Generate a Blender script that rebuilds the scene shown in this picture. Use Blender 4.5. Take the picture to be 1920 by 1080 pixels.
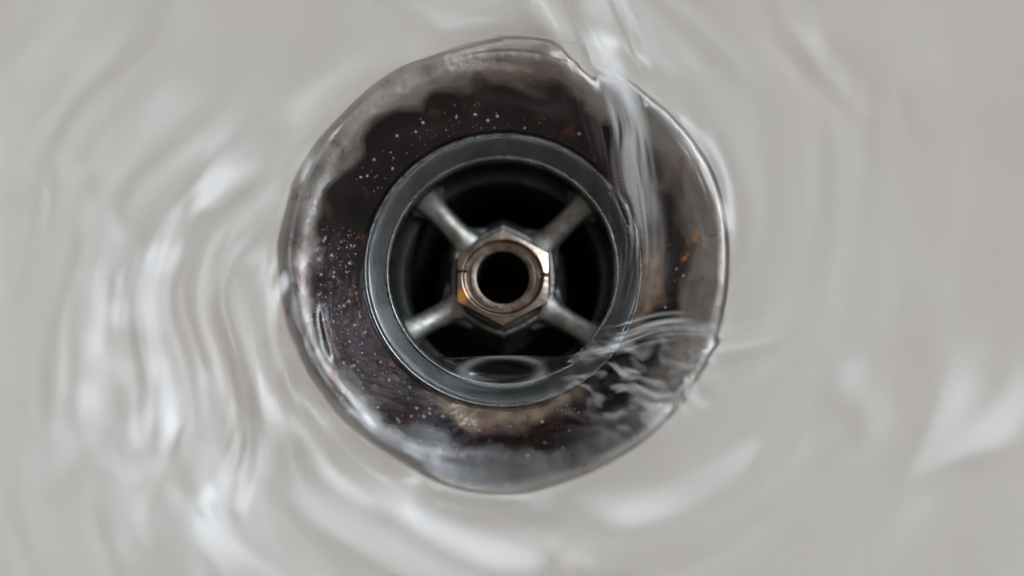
import bpy, bmesh, math, random
import numpy as np

for o in list(bpy.data.objects):
    bpy.data.objects.remove(o)
SC = bpy.context.scene
COL = SC.collection
MM = 0.001
rng = random.Random(7)
rad = math.radians

# ------------------------------------------------------------------ camera
from mathutils import Vector, Matrix
cam_d = bpy.data.cameras.new('camera')
cam = bpy.data.objects.new('camera', cam_d)
COL.objects.link(cam)
TILT = rad(8.5); DIST = 0.45
target = Vector((1.5, -3.75, 0.0)) * MM
cam.location = target + Vector((0, -math.sin(TILT), math.cos(TILT))) * DIST
cam.rotation_euler = (TILT, 0, 0)
cam_d.sensor_width = 36.0
cam_d.lens = 36.0 * 450.0 / 160.0
cam_d.clip_start = 0.01
cam_d.clip_end = 20.0
cam_d.dof.use_dof = True
cam_d.dof.focus_distance = DIST + 0.004
cam_d.dof.aperture_fstop = 3.5
SC.camera = cam

# ------------------------------------------------------------------ world and lamps
world = bpy.data.worlds.new('World')
SC.world = world
world.use_nodes = True
bg = world.node_tree.nodes['Background']
bg.inputs['Color'].default_value = (1.0, 0.895, 0.81, 1)
bg.inputs['Strength'].default_value = 0.27

def area(name, azim, polar, dist, sx, sy, energy, color):
    d = bpy.data.lights.new(name, 'AREA')
    d.shape = 'RECTANGLE'; d.size = sx; d.size_y = sy
    d.energy = energy; d.color = color
    o = bpy.data.objects.new(name, d); COL.objects.link(o)
    v = Vector((math.sin(polar) * math.cos(azim), math.sin(polar) * math.sin(azim), math.cos(polar)))
    o.location = v * dist
    o.rotation_euler = v.to_track_quat('Z', 'Y').to_euler()
    return o
# a window up to the right
area('window_light', rad(30), rad(35), 1.1, 0.34, 0.34, 10.0, (0.86, 0.93, 1.0))
area('window_light', rad(52), rad(42), 1.5, 1.05, 0.9, 9.5, (0.78, 0.89, 1.0))

vs = SC.view_settings
vs.view_transform = 'Standard'; vs.look = 'None'; vs.exposure = -0.02; vs.gamma = 1.0
vs.use_curve_mapping = False
cy = SC.cycles
cy.max_bounces = 16; cy.transmission_bounces = 12; cy.diffuse_bounces = 6; cy.glossy_bounces = 8
cy.caustics_refractive = True; cy.caustics_reflective = True
cy.blur_glossy = 0.3
cy.use_denoising = True
cy.sample_clamp_indirect = 6.0

# ------------------------------------------------------------------ helpers
def new_obj(name, me, mat, parent=None):
    o = bpy.data.objects.new(name, me)
    COL.objects.link(o)
    if mat: me.materials.append(mat)
    if parent: o.parent = parent
    return o

def grid_mesh(name, verts, nu, nv, wrap=True, flip=False, keep=None, smooth=True):
    """verts: (nv*nu,3) rows of nu points; wrap joins the row ends."""
    v = np.asarray(verts, dtype=np.float64)
    ju = np.arange(nu if wrap else nu - 1)
    jv = np.arange(nv - 1)
    A, B = np.meshgrid(ju, jv)
    A = A.ravel(); B = B.ravel(); A2 = (A + 1) % nu
    q = np.stack([B * nu + A, B * nu + A2, (B + 1) * nu + A2, (B + 1) * nu + A], 1)
    if flip: q = q[:, ::-1]
    if keep is not None: q = q[keep(v, q)]
    used = np.zeros(len(v), bool); used[q.ravel()] = True
    remap = np.cumsum(used) - 1
    v = v[used]; q = remap[q]
    me = bpy.data.meshes.new(name)
    me.vertices.add(len(v)); me.vertices.foreach_set('co', v.astype(np.float32).ravel())
    me.loops.add(q.size); me.loops.foreach_set('vertex_index', q.astype(np.int32).ravel())
    me.polygons.add(len(q))
    me.polygons.foreach_set('loop_start', np.arange(0, q.size, 4, dtype=np.int32))
    me.polygons.foreach_set('loop_total', np.full(len(q), 4, dtype=np.int32))
    me.update(calc_edges=True)
    me.validate()
    grid_mesh.used = used
    if smooth: me.polygons.foreach_set('use_smooth', np.ones(len(me.polygons), bool))
    return me

def spline(pts, sub=6):
    """Catmull-Rom through a profile."""
    p = np.array(pts, float); out = []
    n = len(p)
    for i in range(n - 1):
        p0 = p[max(i - 1, 0)]; p1 = p[i]; p2 = p[i + 1]; p3 = p[min(i + 2, n - 1)]
        for k in range(sub):
            t = k / sub
            out.append(0.5 * ((2 * p1) + (-p0 + p2) * t + (2 * p0 - 5 * p1 + 4 * p2 - p3) * t * t + (-p0 + 3 * p1 - 3 * p2 + p3) * t ** 3))
    out.append(p[-1])
    return np.array(out)

def lathe(name, prof, mat, parent=None, nu=192, sub=5, rfun=None, smooth_profile=True):
    """prof runs from the outside in, so faces look up / inward."""
    pr = spline(prof, sub) if smooth_profile else np.array(prof, float)
    th = np.linspace(0, 2 * math.pi, nu, endpoint=False)
    R, T = np.meshgrid(pr[:, 0], th, indexing='ij')
    Z = np.repeat(pr[:, 1][:, None], nu, 1)
    if rfun is not None: R = rfun(R, T, Z)
    v = np.stack([R * np.cos(T), R * np.sin(T), Z], -1).reshape(-1, 3) * MM
    return new_obj(name, grid_mesh(name, v, nu, len(pr), flip=True), mat, parent)

_nr = np.random.RandomState(11)
def vnoise(u, v, pu, seed=0):
    """smooth lattice noise -1..1, periodic in u with period pu."""
    L = np.random.RandomState(seed).uniform(-1, 1, (pu, 256))
    iu = np.floor(u).astype(int); iv = np.floor(v).astype(int)
    fu = u - iu; fv = v - iv
    fu = fu * fu * fu * (fu * (fu * 6 - 15) + 10); fv = fv * fv * fv * (fv * (fv * 6 - 15) + 10)
    a = L[iu % pu, iv % 256]; b = L[(iu + 1) % pu, iv % 256]
    c = L[iu % pu, (iv + 1) % 256]; d = L[(iu + 1) % pu, (iv + 1) % 256]
    return (a * (1 - fu) + b * fu) * (1 - fv) + (c * (1 - fu) + d * fu) * fv

def sstep(a, b, x):
    t = np.clip((x - a) / (b - a), 0, 1)
    return t * t * (3 - 2 * t)

# ------------------------------------------------------------------ materials
def mat_new(name):
    m = bpy.data.materials.new(name); m.use_nodes = True
    nt = m.node_tree
    return m, nt, nt.nodes['Principled BSDF']

def node(nt, typ, **kw):
    n = nt.nodes.new(typ)
    for k, v in kw.items():
        if k in ('operation', 'data_type', 'blend_type', 'noise_dimensions', 'feature', 'interpolation', 'gradient_type', 'distance'):
            setattr(n, k, v)
        else:
            n.inputs[k].default_value = v
    return n

def obj_coords(nt, scale):
    tc = nt.nodes.new('ShaderNodeTexCoord')
    mp = nt.nodes.new('ShaderNodeMapping')
    mp.inputs['Scale'].default_value = scale
    nt.links.new(tc.outputs['Object'], mp.inputs['Vector'])
    return mp.outputs['Vector']

def noise(nt, vec, scale, detail=4, rough=0.55, dist=0.0):
    n = node(nt, 'ShaderNodeTexNoise', Scale=scale, Detail=detail, Roughness=rough, Distortion=dist)
    nt.links.new(vec, n.inputs['Vector'])
    return n.outputs['Fac']

def ramp(nt, fac, stops):
    r = nt.nodes.new('ShaderNodeValToRGB')
    e = r.color_ramp.elements
    while len(e) < len(stops): e.new(0.5)
    for el, (p, c) in zip(e, stops):
        el.position = p
        el.color = (c, c, c, 1) if isinstance(c, (int, float)) else (*c, 1)
    nt.links.new(fac, r.inputs['Fac'])
    return r.outputs['Color']

def mix(nt, fac, a, b, blend='MIX'):
    n = nt.nodes.new('ShaderNodeMix'); n.data_type = 'RGBA'; n.blend_type = blend
    for sock, val in ((n.inputs[0], fac), (n.inputs[6], a), (n.inputs[7], b)):
        if hasattr(val, 'links') or isinstance(val, bpy.types.NodeSocket): nt.links.new(val, sock)
        elif isinstance(val, (int, float)): sock.default_value = val
        else: sock.default_value = (*val, 1)
    return n.outputs[2]

def bump(nt, fac, strength, dist):
    b = node(nt, 'ShaderNodeBump', Strength=strength, Distance=dist)
    nt.links.new(fac, b.inputs['Height'])
    return b.outputs['Normal']

def math_n(nt, op, a, b=None, clamp=False):
    n = nt.nodes.new('ShaderNodeMath'); n.operation = op; n.use_clamp = clamp
    for i, val in enumerate((a, b)):
        if val is None: continue
        if isinstance(val, bpy.types.NodeSocket): nt.links.new(val, n.inputs[i])
        else: n.inputs[i].default_value = val
    return n.outputs[0]

def blob(nt, vec, x, y, r0, r1):
    """1 inside r0 mm of (x,y), 0 beyond r1; vec in mm."""
    sep = nt.nodes.new('ShaderNodeSeparateXYZ'); nt.links.new(vec, sep.inputs[0])
    dx = math_n(nt, 'SUBTRACT', sep.outputs[0], x); dy = math_n(nt, 'SUBTRACT', sep.outputs[1], y)
    d2 = math_n(nt, 'ADD', math_n(nt, 'MULTIPLY', dx, dx), math_n(nt, 'MULTIPLY', dy, dy))
    d = math_n(nt, 'SQRT', d2)
    mr = nt.nodes.new('ShaderNodeMapRange'); mr.interpolation_type = 'SMOOTHSTEP'
    nt.links.new(d, mr.inputs['Value'])
    mr.inputs['From Min'].default_value = r0; mr.inputs['From Max'].default_value = r1
    mr.inputs['To Min'].default_value = 1; mr.inputs['To Max'].default_value = 0
    return mr.outputs[0]

# porcelain
M_PORC, nt, p = mat_new('porcelain')
vec = obj_coords(nt, (1000, 1000, 1000))
c = ramp(nt, noise(nt, vec, 0.03, 3), [(0.35, (0.69, 0.634, 0.579)), (0.7, (0.748, 0.706, 0.657))])
c = mix(nt, ramp(nt, noise(nt, vec, 0.11, 5, 0.6, 0.8), [(0.50, 0.0), (0.75, 0.4)]), c, (0.62, 0.575, 0.52))
nt.links.new(c, p.inputs['Base Color'])
p.inputs['Roughness'].default_value = 0.18

# tarnished chrome of the flange
M_FLANGE, nt, p = mat_new('tarnished_chrome')
vec = obj_coords(nt, (1000, 1000, 1000))
n1 = noise(nt, vec, 0.16, 6, 0.62, 0.6)
c = ramp(nt, n1, [(0.30, (0.010, 0.008, 0.010)), (0.52, (0.024, 0.017, 0.018)), (0.66, (0.042, 0.030, 0.028)), (0.82, (0.09, 0.075, 0.07))])
sep = nt.nodes.new('ShaderNodeSeparateXYZ'); nt.links.new(vec, sep.inputs[0])
rad_n = math_n(nt, 'SQRT', math_n(nt, 'ADD', math_n(nt, 'MULTIPLY', sep.outputs[0], sep.outputs[0]), math_n(nt, 'MULTIPLY', sep.outputs[1], sep.outputs[1])))
rad_raw = rad_n
rad_n = math_n(nt, 'ADD', rad_n, math_n(nt, 'MULTIPLY', math_n(nt, 'SUBTRACT', noise(nt, vec, 0.10, 2, 0.5, 0.4), 0.5), 11.0))
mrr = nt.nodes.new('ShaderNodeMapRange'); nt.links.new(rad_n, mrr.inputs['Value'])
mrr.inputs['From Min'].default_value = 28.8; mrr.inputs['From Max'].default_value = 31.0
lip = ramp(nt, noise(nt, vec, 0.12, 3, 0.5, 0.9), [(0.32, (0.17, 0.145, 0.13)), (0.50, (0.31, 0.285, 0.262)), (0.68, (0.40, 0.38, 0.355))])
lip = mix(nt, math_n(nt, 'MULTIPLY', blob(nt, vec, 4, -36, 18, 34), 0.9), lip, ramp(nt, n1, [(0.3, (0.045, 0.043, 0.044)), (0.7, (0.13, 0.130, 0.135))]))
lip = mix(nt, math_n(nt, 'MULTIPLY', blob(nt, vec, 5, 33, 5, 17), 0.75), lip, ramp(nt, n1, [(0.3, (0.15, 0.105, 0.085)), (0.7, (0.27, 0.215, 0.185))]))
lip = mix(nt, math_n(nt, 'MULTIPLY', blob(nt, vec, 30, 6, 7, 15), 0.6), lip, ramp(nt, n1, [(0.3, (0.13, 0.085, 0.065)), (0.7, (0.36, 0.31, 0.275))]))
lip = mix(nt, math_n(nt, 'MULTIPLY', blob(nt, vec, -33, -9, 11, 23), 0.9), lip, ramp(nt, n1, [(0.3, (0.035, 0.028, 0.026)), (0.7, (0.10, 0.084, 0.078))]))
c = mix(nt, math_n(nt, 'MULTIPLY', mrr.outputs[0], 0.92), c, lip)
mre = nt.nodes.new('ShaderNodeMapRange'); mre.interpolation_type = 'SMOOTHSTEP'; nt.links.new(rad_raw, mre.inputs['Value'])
mre.inputs['From Min'].default_value = 33.2; mre.inputs['From Max'].default_value = 35.0      # colour lightened along the very edge to offset dark reflections
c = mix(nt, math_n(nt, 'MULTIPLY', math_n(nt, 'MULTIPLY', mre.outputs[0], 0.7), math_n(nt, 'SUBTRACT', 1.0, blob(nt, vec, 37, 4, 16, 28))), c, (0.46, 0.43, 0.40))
n2 = noise(nt, vec, 0.33, 5, 0.6, 0.3)
c = mix(nt, ramp(nt, n2, [(0.60, 0.0), (0.70, 0.7)]), c, (0.13, 0.05, 0.028))
tan = (0.56, 0.43, 0.33)
mrt = nt.nodes.new('ShaderNodeMapRange'); mrt.interpolation_type = 'SMOOTHSTEP'
nt.links.new(rad_n, mrt.inputs['Value'])
mrt.inputs['From Min'].default_value = 23.2; mrt.inputs['From Max'].default_value = 27.0
mrt.inputs['To Min'].default_value = 1; mrt.inputs['To Max'].default_value = 0
for (bx, by, r0, r1) in ((1.5, -24.0, 8.0, 16.0), (24.5, -3.0, 5.0, 10.5)):
    f = math_n(nt, 'MULTIPLY', math_n(nt, 'MULTIPLY', blob(nt, vec, bx, by, r0, r1), mrt.outputs[0]), ramp(nt, noise(nt, vec, 0.45, 5), [(0.3, 0.35), (0.62, 0.95)]))
    c = mix(nt, f, c, tan)
for (bx, by, r0, r1) in ((30.5, 4.0, 0.1, 1.6), (29.4, 1.2, 0.1, 1.4), (31.6, 5.2, 0.1, 1.0)):
    f = math_n(nt, 'MULTIPLY', blob(nt, vec, bx, by, r0, r1), ramp(nt, noise(nt, vec, 1.3, 3), [(0.45, 0.0), (0.55, 1.0)]))
    c = mix(nt, f, c, (0.62, 0.30, 0.10))
nt.links.new(c, p.inputs['Base Color'])
p.inputs['Metallic'].default_value = 0.85
nt.links.new(math_n(nt, 'ADD', ramp(nt, noise(nt, vec, 0.4, 4), [(0.3, 0.11), (0.7, 0.20)]), math_n(nt, 'MULTIPLY', mrr.outputs[0], 0.16)), p.inputs['Roughness'])
nt.links.new(bump(nt, noise(nt, vec, 0.8, 3, 0.5), 0.10, 0.0006), p.inputs['Normal'])

def metal(name, lo, hi, rough=(0.25, 0.5), metallic=0.9, scale=0.35, bstr=0.25, stain=None):
    m, nt, p = mat_new(name)
    vec = obj_coords(nt, (1000, 1000, 1000))
    c = ramp(nt, noise(nt, vec, scale, 5, 0.6), [(0.35, lo), (0.68, hi)])
    if stain:
        c = mix(nt, ramp(nt, noise(nt, vec, scale * 1.6, 4, 0.6, 0.5), [(0.52, 0.0), (0.66, 0.85)]), c, stain)
    nt.links.new(c, p.inputs['Base Color'])
    p.inputs['Metallic'].default_value = metallic
    nt.links.new(ramp(nt, noise(nt, vec, 0.8, 4), [(0.3, rough[0]), (0.7, rough[1])]), p.inputs['Roughness'])
    nt.links.new(bump(nt, noise(nt, vec, 1.4, 4), bstr, 0.0004), p.inputs['Normal'])
    return m
M_RING = metal('grey_ring_metal', (0.048, 0.051, 0.051), (0.085, 0.088, 0.086), (0.38, 0.5), 0.8, 0.25, 0.15)
M_EDGE = metal('polished_edge_highlight', (0.20, 0.20, 0.20), (0.36, 0.36, 0.355), (0.22, 0.36), 0.9, 0.25, 0.1)  # polished rims, with the ring's edge highlights put into a brighter metal
M_SPOKE = metal('cast_grey_metal', (0.17, 0.17, 0.16), (0.28, 0.28, 0.27), (0.36, 0.5), 0.9, 0.2, 0.1, (0.12, 0.09, 0.07))
M_HUB = metal('dark_cast_metal', (0.09, 0.09, 0.082), (0.20, 0.195, 0.18), (0.25, 0.45), 0.85, 0.4, 0.3)
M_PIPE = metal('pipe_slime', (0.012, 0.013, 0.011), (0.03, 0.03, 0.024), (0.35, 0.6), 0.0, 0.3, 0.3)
M_NUT, nt, p = mat_new('patinated_brass')
vec = obj_coords(nt, (1000, 1000, 1000))
c = ramp(nt, noise(nt, vec, 0.36, 5, 0.6, 0.3), [(0.35, (0.14, 0.108, 0.084)), (0.68, (0.36, 0.31, 0.26))])
sep = nt.nodes.new('ShaderNodeSeparateXYZ'); nt.links.new(vec, sep.inputs[0])
rn = math_n(nt, 'SQRT', math_n(nt, 'ADD', math_n(nt, 'MULTIPLY', sep.outputs[0], sep.outputs[0]), math_n(nt, 'MULTIPLY', sep.outputs[1], sep.outputs[1])))
rn = math_n(nt, 'ADD', rn, math_n(nt, 'MULTIPLY', math_n(nt, 'SUBTRACT', noise(nt, vec, 0.5, 3), 0.5), 0.8))
mr = nt.nodes.new('ShaderNodeMapRange'); mr.interpolation_type = 'SMOOTHSTEP'; nt.links.new(rn, mr.inputs['Value'])
mr.inputs['From Min'].default_value = 5.9; mr.inputs['From Max'].default_value = 6.6
mr.inputs['To Min'].default_value = 1; mr.inputs['To Max'].default_value = 0
c = mix(nt, math_n(nt, 'MULTIPLY', mr.outputs[0], ramp(nt, noise(nt, vec, 0.35, 3), [(0.35, 0.95), (0.7, 0.35)])), c, (0.105, 0.062, 0.04))
c = mix(nt, blob(nt, vec, -6.9, -3.2, 0.4, 1.9), c, (0.95, 0.48, 0.17))  # warm reflection painted on the lower-left corner
nt.links.new(c, p.inputs['Base Color'])
p.inputs['Metallic'].default_value = 0.95
p.inputs['Roughness'].default_value = 0.30
nt.links.new(bump(nt, noise(nt, vec, 0.9, 3), 0.12, 0.0004), p.inputs['Normal'])
M_BORE = metal('brown_bore', (0.075, 0.06, 0.05), (0.16, 0.135, 0.115), (0.3, 0.45), 0.9, 0.4, 0.15, (0.07, 0.048, 0.038))
M_SEAL, nt, p = mat_new('dark_seal')
vec = obj_coords(nt, (1000, 1000, 1000))
c = mix(nt, blob(nt, vec, 36, 4, 14, 26), (0.42, 0.39, 0.36), (0.03, 0.03, 0.028))  # right side darkened to stand for the shadowed gap at the flange
nt.links.new(c, p.inputs['Base Color']); p.inputs['Roughness'].default_value = 0.6

# water: clear, with fine ripples that the flow smears along its path
M_WATER, nt, p = mat_new('water_clear')
p.inputs['Base Color'].default_value = (0.985, 0.995, 1.0, 1)
p.inputs['Transmission Weight'].default_value = 1.0
p.inputs['IOR'].default_value = 1.333
rat = nt.nodes.new('ShaderNodeAttribute'); rat.attribute_name = 'ripple'
nt.links.new(rat.outputs['Fac'], p.inputs['Roughness'])
p.inputs['Roughness'].default_value = 0.31

att = nt.nodes.new('ShaderNodeAttribute'); att.attribute_name = 'aeration_glint'  # entrained air on the arms, painted glints over the bowl
nt.links.new(math_n(nt, 'SUBTRACT', 1.0, att.outputs['Fac'], True), p.inputs['Transmission Weight'])
p.inputs['Base Color'].default_value = (0.96, 0.972, 0.98, 1)

M_BUB, nt, p = mat_new('air_bubble')
p.inputs['Base Color'].default_value = (0.85, 0.86, 0.88, 1)
p.inputs['Roughness'].default_value = 0.15
p.inputs['Transmission Weight'].default_value = 0.4
p.inputs['IOR'].default_value = 1.3

# ------------------------------------------------------------------ solid surfaces (mm)
R_FL = 35.0
def bowl_z(r):
    d = np.maximum(r - 36.0, 0)
    return 0.15 + 0.085 * d + 0.00125 * d * d
prof = [(172, -6), (174, 24), (172, 45.5), (166, 47.5), (160, 46.0), (154, 39.5)]
prof += [(r, float(bowl_z(np.array(r)))) for r in (146, 134, 120, 106, 94, 82, 72, 62, 54, 47, 42, 38.5)]
prof += [(36.2, 0.15), (35.6, 0.1), (35.42, -0.15), (35.38, -3.0), (35.38, -6)]
basin = lathe('sink_basin', prof, M_PORC, nu=256, sub=6)
basin['label'] = 'pale porcelain sink basin curving up around the drain, under swirling water'
basin['category'] = 'sink'

drain = bpy.data.objects.new('sink_drain', None)
COL.objects.link(drain)
drain.empty_display_size = 0.02
drain['label'] = 'round tarnished metal sink drain with four-spoked strainer and brown hexagonal nut'
drain['category'] = 'drain'

flange_prof = [(35.2, -3.0), (35.2, -0.6), (35.18, 0.1), (35.0, 0.36), (34.5, 0.5), (33.4, 0.45), (31.6, -0.1), (29.2, -1.5), (26.4, -3.2), (24.0, -4.65), (22.5, -5.6), (22.0, -6.0), (21.9, -7.5), (21.9, -10)]
flange = lathe('flange', flange_prof, M_FLANGE, drain)
flange['label'] = 'dark brown tarnished flange with rust patches'
lathe('seal', [(35.5, -0.3), (35.4, -0.06), (35.2, -0.04), (35.0, -0.3)], M_SEAL, flange, sub=3)

# strainer ring
sring = lathe('strainer_ring', [(21.85, -7.0), (21.85, -4.5), (21.75, -4.1), (21.45, -3.9), (21.0, -3.95), (20.2, -4.35), (19.0, -5.1), (18.6, -5.4), (18.2, -5.8), (17.98, -6.3), (17.85, -7.2), (17.6, -10), (17.2, -12.0), (16.5, -13.0), (15.9, -13.6), (15.6, -15), (15.5, -19.0), (15.5, -20.6)], M_RING, drain)
sring.location.z = -1.25 * MM
lathe('rim', [(21.95, -4.75), (21.93, -4.2), (21.8, -3.9), (21.62, -3.82), (21.45, -3.88), (21.35, -4.05)], M_EDGE, sring, sub=4)
lathe('rim', [(18.72, -5.4), (18.55, -5.15), (18.33, -5.12), (18.1, -5.35), (17.92, -5.8), (17.86, -6.3), (17.9, -6.8)], M_EDGE, sring, sub=4)
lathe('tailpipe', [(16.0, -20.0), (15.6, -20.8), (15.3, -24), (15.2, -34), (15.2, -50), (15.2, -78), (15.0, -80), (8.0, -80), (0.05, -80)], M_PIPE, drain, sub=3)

# hub: rounded hexagonal boss with a skirt
def hexr(T, R, round_k=0.25, start=math.pi / 2):
    a = (T - start) % (math.pi / 3) - math.pi / 6
    ap = R * math.cos(math.pi / 6)
    h = ap / np.cos(a)
    return h * (1 - round_k) + (ap * 1.03) * round_k
HUB_C = (0.05, -0.65); HUB_Z = -5.5
def hub_r(R, T, Z):
    return R * hexr(T, 1.0, 0.35) / 0.93
hub = lathe('hub', [(11.2, -18), (10.9, -15), (10.2, -12.5), (9.6, -10.2), (9.2, -8.6), (8.95, -7.6), (8.6, -7.2), (8.2, -7.15), (7.9, -7.3), (7.2, -7.5), (4.6, -7.5), (4.5, -30)], M_HUB, drain, rfun=hub_r)
hub.location = (HUB_C[0] * MM, HUB_C[1] * MM, HUB_Z * MM)

# spokes
def spoke_mesh():
    n, m = 40, 36
    V = []
    for i in range(n):
        t = i / (n - 1)
        r = 7.8 + (18.9 - 7.8) * t
        fil = 2.6 * math.exp(-(t / 0.16) ** 2) + 2.6 * math.exp(-((1 - t) / 0.2) ** 2)      # web widens into hub and ring
        w = 1.95 - 0.10 * math.sin(math.pi * t) + 0.22 * fil
        top = -6.7 + 0.4 * t + 3.0 * t ** 3
        for k in range(m):
            a = 2 * math.pi * k / m
            sa, ca = math.sin(a), math.cos(a)
            if sa >= 0:
                y = w * ca; z = top - 1.35 + 1.35 * sa
            else:
                d = -sa
                y = ca * (w + fil * math.sin(min(1.0, d * 1.5) * math.pi / 2)) if d < 0.97 else 0.0; z = top - 1.35 - (1.9 * d if d < 0.8 else 1.52 + 18 * (d - 0.8))
            V.append((r, y, z))
    return grid_mesh('spoke', np.array(V) * MM, m, n, flip=True)
sp_me = spoke_mesh(); sp_me.materials.append(M_SPOKE)
for ang in (43, 133.5, 209, 327.5):
    s = bpy.data.objects.new('spoke', sp_me); COL.objects.link(s); s.parent = drain
    s.rotation_euler = (0, 0, rad(ang))
    s.location = (HUB_C[0] * MM, HUB_C[1] * MM, HUB_Z * MM)

# hexagonal nut, its top chamfered and split by two slots
def nut_mesh():
    nu = 360
    T = np.arange(nu) * 2 * math.pi / nu
    RO = 7.75
    ro = hexr(T, RO, 0.03)
    ap = RO * math.cos(math.pi / 6)
    rows = []
    def top_z(r, T):
        z = np.full_like(r, -3.3)
        z = z - 0.29 * np.maximum(r - ap * 0.90, 0)           # chamfer cone bites the corners
        z = z - 0.45 * sstep(6.2, 5.5, r)                    # turned groove inside
        y = r * np.sin(T); x = r * np.cos(T)
        slot = np.exp(-((y - 0.9) / 0.16) ** 4) * (x < 0) + np.exp(-((y - 0.35) / 0.22) ** 4) * (x > 0)
        return z - 0.9 * slot * sstep(5.4, 5.9, r)
    rows.append((ro, np.full(nu, -7.6)))
    rows.append((ro, np.full(nu, -5.6)))
    rows.append((ro, top_z(ro, T) - 0.12))
    for s in np.linspace(0.995, 0, 60):
        r = 5.0 + (ro - 5.0) * s
        rows.append((r, top_z(r, T)))
    V = np.concatenate([np.stack([r * np.cos(T) * 1.075, r * np.sin(T), z], 1) for r, z in rows])
    return grid_mesh('nut', V * MM, nu, len(rows), flip=True)
nm = nut_mesh()
nut = new_obj('nut', nm, M_NUT, drain)
nut.location = (HUB_C[0] * MM, HUB_C[1] * MM, HUB_Z * MM)
nut['label'] = 'brown brass hexagonal nut in the middle'
try:
    nm.set_sharp_from_angle(angle=rad(22))
except Exception:
    pass
lathe('bore', [(5.35, -4.05), (5.27, -3.9), (5.1, -3.85), (4.7, -3.87), (4.35, -3.95), (4.22, -4.2), (4.15, -6), (4.15, -12), (4.15, -45)], M_BORE, nut, nu=96, sub=4)

# ------------------------------------------------------------------ water
def P(px, py):      # photo spot to drain coordinates in mm
    return ((px - 942) / 12.0, -(py - 500) / 12.0)

def poly_dist(X, Y, pts):
    """distance, signed side (+ = left of travel), and 0..1 along, to a smooth polyline."""
    pl = spline(pts, 28)
    shp = X.shape
    near = (X > pl[:, 0].min() - 26) & (X < pl[:, 0].max() + 26) & (Y > pl[:, 1].min() - 26) & (Y < pl[:, 1].max() + 26)
    X = X[near]; Y = Y[near]
    seg = np.diff(pl, axis=0); L = np.hypot(seg[:, 0], seg[:, 1]); cum = np.concatenate([[0], np.cumsum(L)])
    best = np.full(X.shape, 1e9); side = np.zeros_like(X); along = np.zeros_like(X)
    for i in range(len(seg)):
        dx, dy = seg[i] / L[i]
        px, py = X - pl[i, 0], Y - pl[i, 1]
        t = np.clip(px * dx + py * dy, 0, L[i])
        ex, ey = px - t * dx, py - t * dy
        d = np.hypot(ex, ey)
        m = d < best
        best = np.where(m, d, best)
        side = np.where(m, np.sign(dx * py - dy * px), side)
        along = np.where(m, (cum[i] + t) / cum[-1], along)
    out = []
    for a, fill in ((best, 1e3), (side, 1.0), (along, 0.0)):
        f = np.full(shp, fill); f[near] = a; out.append(f)
    return out[0], out[1], out[2], cum[-1]

sp_ = spline([(p_[0], p_[1]) for p_ in flange_prof[3:12]] + [(21.4, -5.2), (20.2, -5.6), (18.45, -6.5), (17.9, -7.0)], 4)
_o = np.argsort(sp_[:, 0])
def base_z(r):
    return np.where(r > 35.4, bowl_z(r), np.interp(r, sp_[_o, 0], sp_[_o, 1]))

NU = 1080
rr = np.concatenate([np.linspace(9.0, 16.5, 40, endpoint=False), np.linspace(16.5, 19, 40, endpoint=False),
                     np.linspace(19, 44, 110, endpoint=False), np.linspace(44, 104, 170, endpoint=False), np.linspace(104, 156, 60)])
th = np.linspace(0, 2 * math.pi, NU, endpoint=False)
Rg, Tg = np.meshgrid(rr, th, indexing='ij')
X = Rg * np.cos(Tg); Y = Rg * np.sin(Tg)

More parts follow.
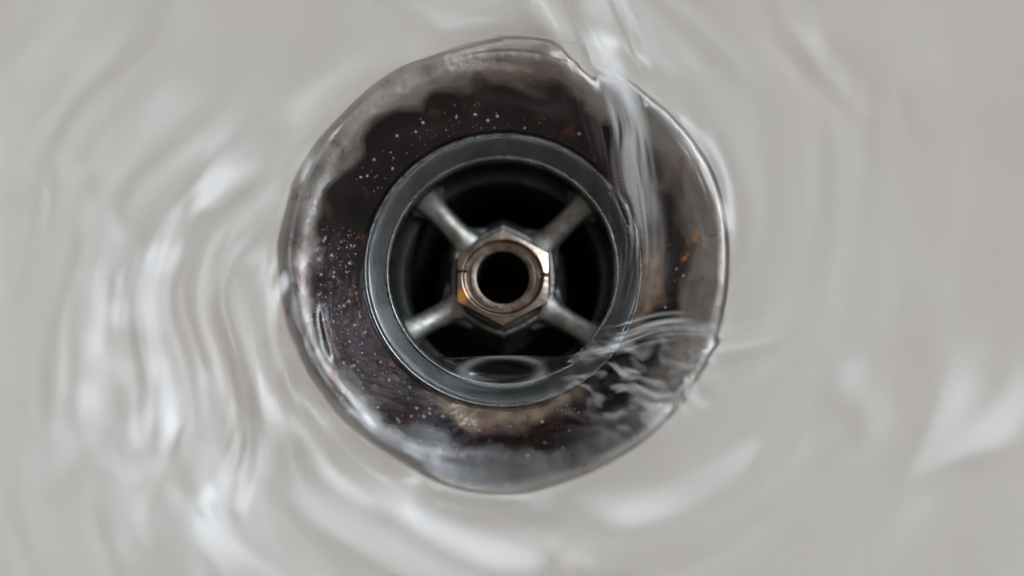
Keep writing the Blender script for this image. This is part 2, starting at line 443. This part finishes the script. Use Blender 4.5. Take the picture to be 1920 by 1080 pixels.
def water_height():
    r = Rg
    tau = 2 * math.pi
    # mean depth
    t = 0.45 + 4.6 * sstep(19, 39, r) + 1.2 * sstep(40, 85, r) - 8.5 * sstep(138, 152, r)
    b = np.where(r > 33, np.maximum(bowl_z(r), 0.2), base_z(r))
    W = b + t
    foam_glint = np.zeros_like(r)
    # swirl waves: long along the flow, short across
    wx = vnoise(X / 22 + 40, Y / 22 + 40, 128, 61); wy = vnoise(X / 22 + 80, Y / 22 + 20, 128, 62)
    psi = Tg / tau - 0.30 * np.log(r / 35.0) + 0.05 * wx
    amp = (0.22 * sstep(20, 26, r) + 0.78 * sstep(26, 38, r)) * (1 - 0.40 * sstep(62, 90, r))
    wp = r + 5.0 * wy * sstep(30, 50, r) + 2.0 * vnoise(psi * 17, r / 9.0, 17, 2)
    w = 0.95 * vnoise(psi * 9 + 0.3, wp / 11.0 + 0.2, 9, 3)
    w += 0.34 * vnoise(psi * 22, wp / 6.0 + 3.1, 22, 4)
    w += 0.15 * vnoise(psi * 46, wp / 3.4 + 1.7, 46, 5) * (0.3 + 0.7 * sstep(38, 60, r))
    w += 0.02 * vnoise(psi * 120, wp / 1.5 + 1.7, 120, 7) * sstep(38, 60, r)
    w += 0.9 * vnoise(X / 19 + 60, Y / 19 + 33, 128, 63) * sstep(40, 60, r)
    spot = np.exp(-(np.hypot((X + 47) / 20, (Y + 17) / 26)) ** 4)
    w += spot * (0.22 * vnoise(psi * 50, wp / 5.0 + 9.7, 50, 64) + 0.10 * vnoise(psi * 90, wp / 3.0 + 4.7, 90, 65))
    left_glints = np.exp(-(np.hypot((X + 48) / 22, (Y + 14) / 34)) ** 4) * sstep(35.5, 43, r)  # window glints on the left, painted as whitish streaks
    brk = np.clip(0.55 + 0.9 * vnoise(psi * 34 + 0.5, r / 16.0 + 7.1, 34, 70) + 0.5 * vnoise(X / 4.5 + 30, Y / 4.5 + 30, 128, 71), 0.1, 1.25)
    foam_glint += left_glints * brk * 0.50 * np.clip(0.02 + 1.0 * vnoise(psi * 19, wp / 8.0 + 11.3, 19, 66) + 0.6 * vnoise(psi * 44, wp / 3.6 + 2.3, 44, 67) + 0.4 * vnoise(psi * 90, wp / 1.8 + 2.3, 90, 69), 0, 1)
    low = np.exp(-(np.hypot((X + 8) / 45, (Y + 43) / 9)) ** 4) + np.exp(-(np.hypot((X - 62) / 30, (Y + 28) / 12)) ** 4)  # lower streaks, glints painted into the colour the same way
    foam_glint += low * sstep(35.5, 43, r) * 0.36 * np.clip(0.05 + 1.1 * vnoise(psi * 22, wp / 6.0 + 21.3, 22, 68), 0, 1)
    patch = 0.65 + 0.95 * vnoise(psi * 11, r / 12.0 + 5.5, 11, 6)
    # livelier on the left and bottom, calmer to the right
    lively = 0.40 + 1.15 * np.clip(0.5 - 0.6 * np.cos(Tg - rad(38)), 0.2, 1) * np.clip(patch, 0.25, 1.3)
    W = W + w * amp * lively
    # standing ripples that bend the sight of the flange edge
    tab = ((940, 75), (1040, 82), (1110, 125), (1215, 205), (1300, 265), (1350, 350), (1366, 450), (1358, 560), (1335, 655), (1295, 725), (1240, 800), (1140, 880),
           (1020, 930), (950, 940), (890, 942), (840, 930), (750, 860), (690, 825), (640, 790), (610, 740), (590, 700), (560, 640), (540, 580), (530, 510), (520, 470), (535, 400), (550, 350),
           (570, 310), (640, 230), (740, 140), (850, 95))
    ta = np.array([math.atan2(P(*q)[1] + 0.3, P(*q)[0]) for q in tab]); tr = np.array([math.hypot(P(*q)[0], P(*q)[1] + 0.3) for q in tab])
    o_ = np.argsort(ta); ta = ta[o_]; tr = tr[o_]
    tht = np.angle(np.exp(1j * Tg[0]))
    dl = np.interp(tht, np.concatenate([ta - tau, ta, ta + tau]), np.tile(tr, 3)) - 34.75
    kk = np.hanning(41); kk /= kk.sum()
    dl = np.convolve(np.concatenate([dl[-60:], dl, dl[:60]]), kk, 'same')[60:-60]
    dl = dl[None, :] + 0.18 * vnoise(Tg[:1] / tau * 40, Tg[:1] * 0 + 0.5, 40, 9)
    dl = dl * (1 - 0.4 * np.exp(-(np.angle(np.exp(1j * (Tg[:1] - rad(20)))) / rad(32)) ** 4))
    W = W - 0.74 * dl * (r - 35.6) * np.exp(-((r - 35.6) / 4.6) ** 2)
    # a small standing wave on the left of the flange
    ang = np.angle(np.exp(1j * (Tg - rad(201))))
    W = W + 0.55 * np.exp(-((r - 29.3 - 4.5 * ang) / 0.75) ** 2) * np.exp(-(ang / rad(9)) ** 4)
    # arm sweeping in from the top right, over the ring
    A = [P(*q) for q in ((960, -200), (1035, -40), (1088, 80), (1128, 180), (1160, 280), (1180, 380), (1188, 480), (1165, 600))]
    d, side, s, L = poly_dist(X, Y, A)
    ds = d * side
    prof = np.where(side > 0, np.exp(-(d / 6.5) ** 2), np.exp(-(d / 1.7) ** 2))
    env = sstep(0.0, 0.2, s) * (1 - sstep(0.60, 1.0, s))
    dw = ds + 0.8 * vnoise(s * 9, ds * 0.4 + 40, 64, 25)
    strk = 0.30 * vnoise(s * 5, dw * 0.55 + 40, 64, 21) + 0.07 * vnoise(s * 9, dw * 1.7 + 60, 64, 22)
    W = W + (4.6 * prof + strk * np.exp(-((ds - 2) / 6) ** 2)) * env
    fs = 0.55 + 0.6 * vnoise(s * 9, dw * 0.7 + 40, 64, 23) + (0.5 * vnoise(s * 12, dw * 2.2 + 70, 64, 24) + 0.3 * vnoise(s * 16, dw * 4.5 + 70, 64, 26)) * (0.3 + 0.7 * sstep(0.5, 0.65, s))
    foam_glint += 0.32 * np.exp(-((ds - 1.6) / 2.8) ** 4) * sstep(0.34, 0.42, s) * (1 - sstep(0.46, 0.58, s))
    foam_glint += np.clip(fs, 0, 1) * np.exp(-((ds - 1.2) / 3.4) ** 4) * sstep(0.44, 0.56, s) * (1 - sstep(0.70, 1.0, s)) * 0.5
    # second arm, closing the lower edge of the swirl
    B = [P(*q) for q in ((1560, 600), (1450, 628), (1340, 650), (1240, 645), (1160, 664), (1060, 676), (960, 672), (880, 655))]
    d, side, s, L = poly_dist(X, Y, B)
    ds = d * side
    prof = np.where(side > 0, np.exp(-(d / 1.2) ** 2), np.exp(-(d / 5.5) ** 2))
    env = (0.55 * sstep(0.05, 0.3, s) + 0.45 * sstep(0.36, 0.5, s)) * (1 - 0.75 * sstep(0.6, 1.0, s))
    strk = 0.20 * vnoise(s * 5, ds * 1.0 + 40, 64, 31)
    W = W + (2.3 * prof + strk * np.exp(-((ds + 2) / 6) ** 2)) * env
    fs = 0.4 + 0.9 * vnoise(s * 6, ds * 1.1 + 40, 64, 33) + 0.4 * vnoise(s * 11, ds * 3 + 70, 64, 34)
    foam_glint += np.clip(fs, 0, 1) * np.exp(-((ds + 2.4) / 3.0) ** 4) * sstep(0.28, 0.4, s) * (1 - sstep(0.55, 0.75, s)) * 0.5
    # churned water below the second arm
    ch = np.exp(-(np.hypot((X - 21) / 10.5, (Y + 18.5) / 7.5)) ** 4)
    ca, sa = math.cos(rad(24)), math.sin(rad(24))
    U = X * ca - Y * sa; V = X * sa + Y * ca
    U2 = U + 1.6 * vnoise(X / 5 + 40, Y / 5 + 40, 128, 54); V2 = V + 1.4 * vnoise(X / 4 + 40, Y / 4 + 40, 128, 55)
    cw = vnoise(U2 / 5.0 + 40, V2 / 2.3 + 40, 128, 51) * 0.6 + vnoise(U2 / 2.3 + 40, V2 / 1.2 + 60, 128, 52) * 0.26 + vnoise(U / 1.2 + 40, V2 / 0.6 + 60, 128, 56) * 0.07
    W = W + ch * (cw + 1.2)
    foam_glint += ch * np.clip(vnoise(U2 / 3.2 + 30, V2 / 1.1 + 30, 128, 53) + 0.5 * vnoise(U2 / 1.5 + 30, V2 / 0.6 + 30, 128, 57) + 0.1, 0, 1) * 0.32
    # ripple ring in the lower pool
    rp = np.hypot((X - 0.0) / 6.2, (Y + 16.2) / 2.3)
    W = W + 0.45 * np.exp(-((rp - 1) / 0.3) ** 2)
    foam_glint += 0.12 * np.exp(-((rp - 1) / 0.16) ** 2)
    # the lip where it pours into the strainer
    Re = np.full_like(r, 17.95)
    sn = np.sin(Tg)
    line = np.where(np.cos(Tg) > 0, 13.9, 13.9 - 0.0 * Tg)
    low = sn < -0.6
    Re = np.where(low, np.minimum(Re, line / np.maximum(-sn, 0.3)), Re)
    # soften the corner
    sft = r[:1] * 0 + Re[:1]
    k = np.hanning(61); k /= k.sum()
    row = np.concatenate([sft[0][-60:], sft[0], sft[0][:60]])
    Re = np.convolve(row, k, 'same')[60:-60][None, :] + 0.25 * vnoise(Tg[:1] / tau * 19, Tg[:1] * 0 + 0.5, 19, 41)
    Re = np.minimum(Re, 17.95)
    flat = np.where(r < 18.5, 0, 0)
    sx = np.maximum(Re - r, 0)
    wide = sstep(17.9, 16.5, Re)
    drop = (14 - 9 * wide) * sx ** 2 + 1.2 * sx
    return W - drop, np.clip(foam_glint, 0, 1)
W, FOAM_GLINT = water_height()
verts = np.stack([X, Y, W], -1).reshape(-1, 3) * MM
wm = grid_mesh('water', verts, NU, len(rr), flip=False, keep=lambda v, q: v[q][:, :, 2].max(1) > -0.024)
at = wm.attributes.new('aeration_glint', 'FLOAT', 'POINT')
at.data.foreach_set('value', FOAM_GLINT.reshape(-1)[grid_mesh.used].astype(np.float32))
at = wm.attributes.new('ripple', 'FLOAT', 'POINT')      # fine ripples, denser in the fast shallow water of the bowl
at.data.foreach_set('value', (0.14 + 0.24 * sstep(30, 40.5, Rg)).reshape(-1)[grid_mesh.used].astype(np.float32))
# recess check: faces should look up
n0 = wm.polygons[len(wm.polygons) // 2].normal
if n0.z < 0: wm.flip_normals()
water = new_obj('water', wm, M_WATER)
water['kind'] = 'structure'
water['label'] = 'clear swirling water spiralling over the flange into the drain'
water['category'] = 'water'

# ------------------------------------------------------------------ air bubbles clinging to the flange
def bubble_mesh():
    bm = bmesh.new()
    bands = ((rad(165), rad(215), 23.5, 29.5, 170), (rad(92), rad(150), 22.8, 27.5, 60), (rad(215), rad(300), 24.0, 31.5, 110), (rad(-20), rad(10), 26, 31, 10), (rad(50), rad(92), 23, 26, 8))
    for a0, a1, r0, r1, n in bands:
        for _ in range(n):
            a = rng.uniform(a0, a1); r = rng.uniform(r0, r1)
            s = 0.08 + 0.26 * rng.random() ** 4
            z = float(base_z(np.array(r))) + s * 0.5
            bmesh.ops.create_icosphere(bm, subdivisions=1, radius=s * MM,
                matrix=Matrix.Translation((r * math.cos(a) * MM, r * math.sin(a) * MM, z * MM)))
    for f in bm.faces: f.smooth = True
    me = bpy.data.meshes.new('air_bubbles'); bm.to_mesh(me); bm.free()
    return me
bub = new_obj('air_bubbles', bubble_mesh(), M_BUB, water)
bub['kind'] = 'stuff'
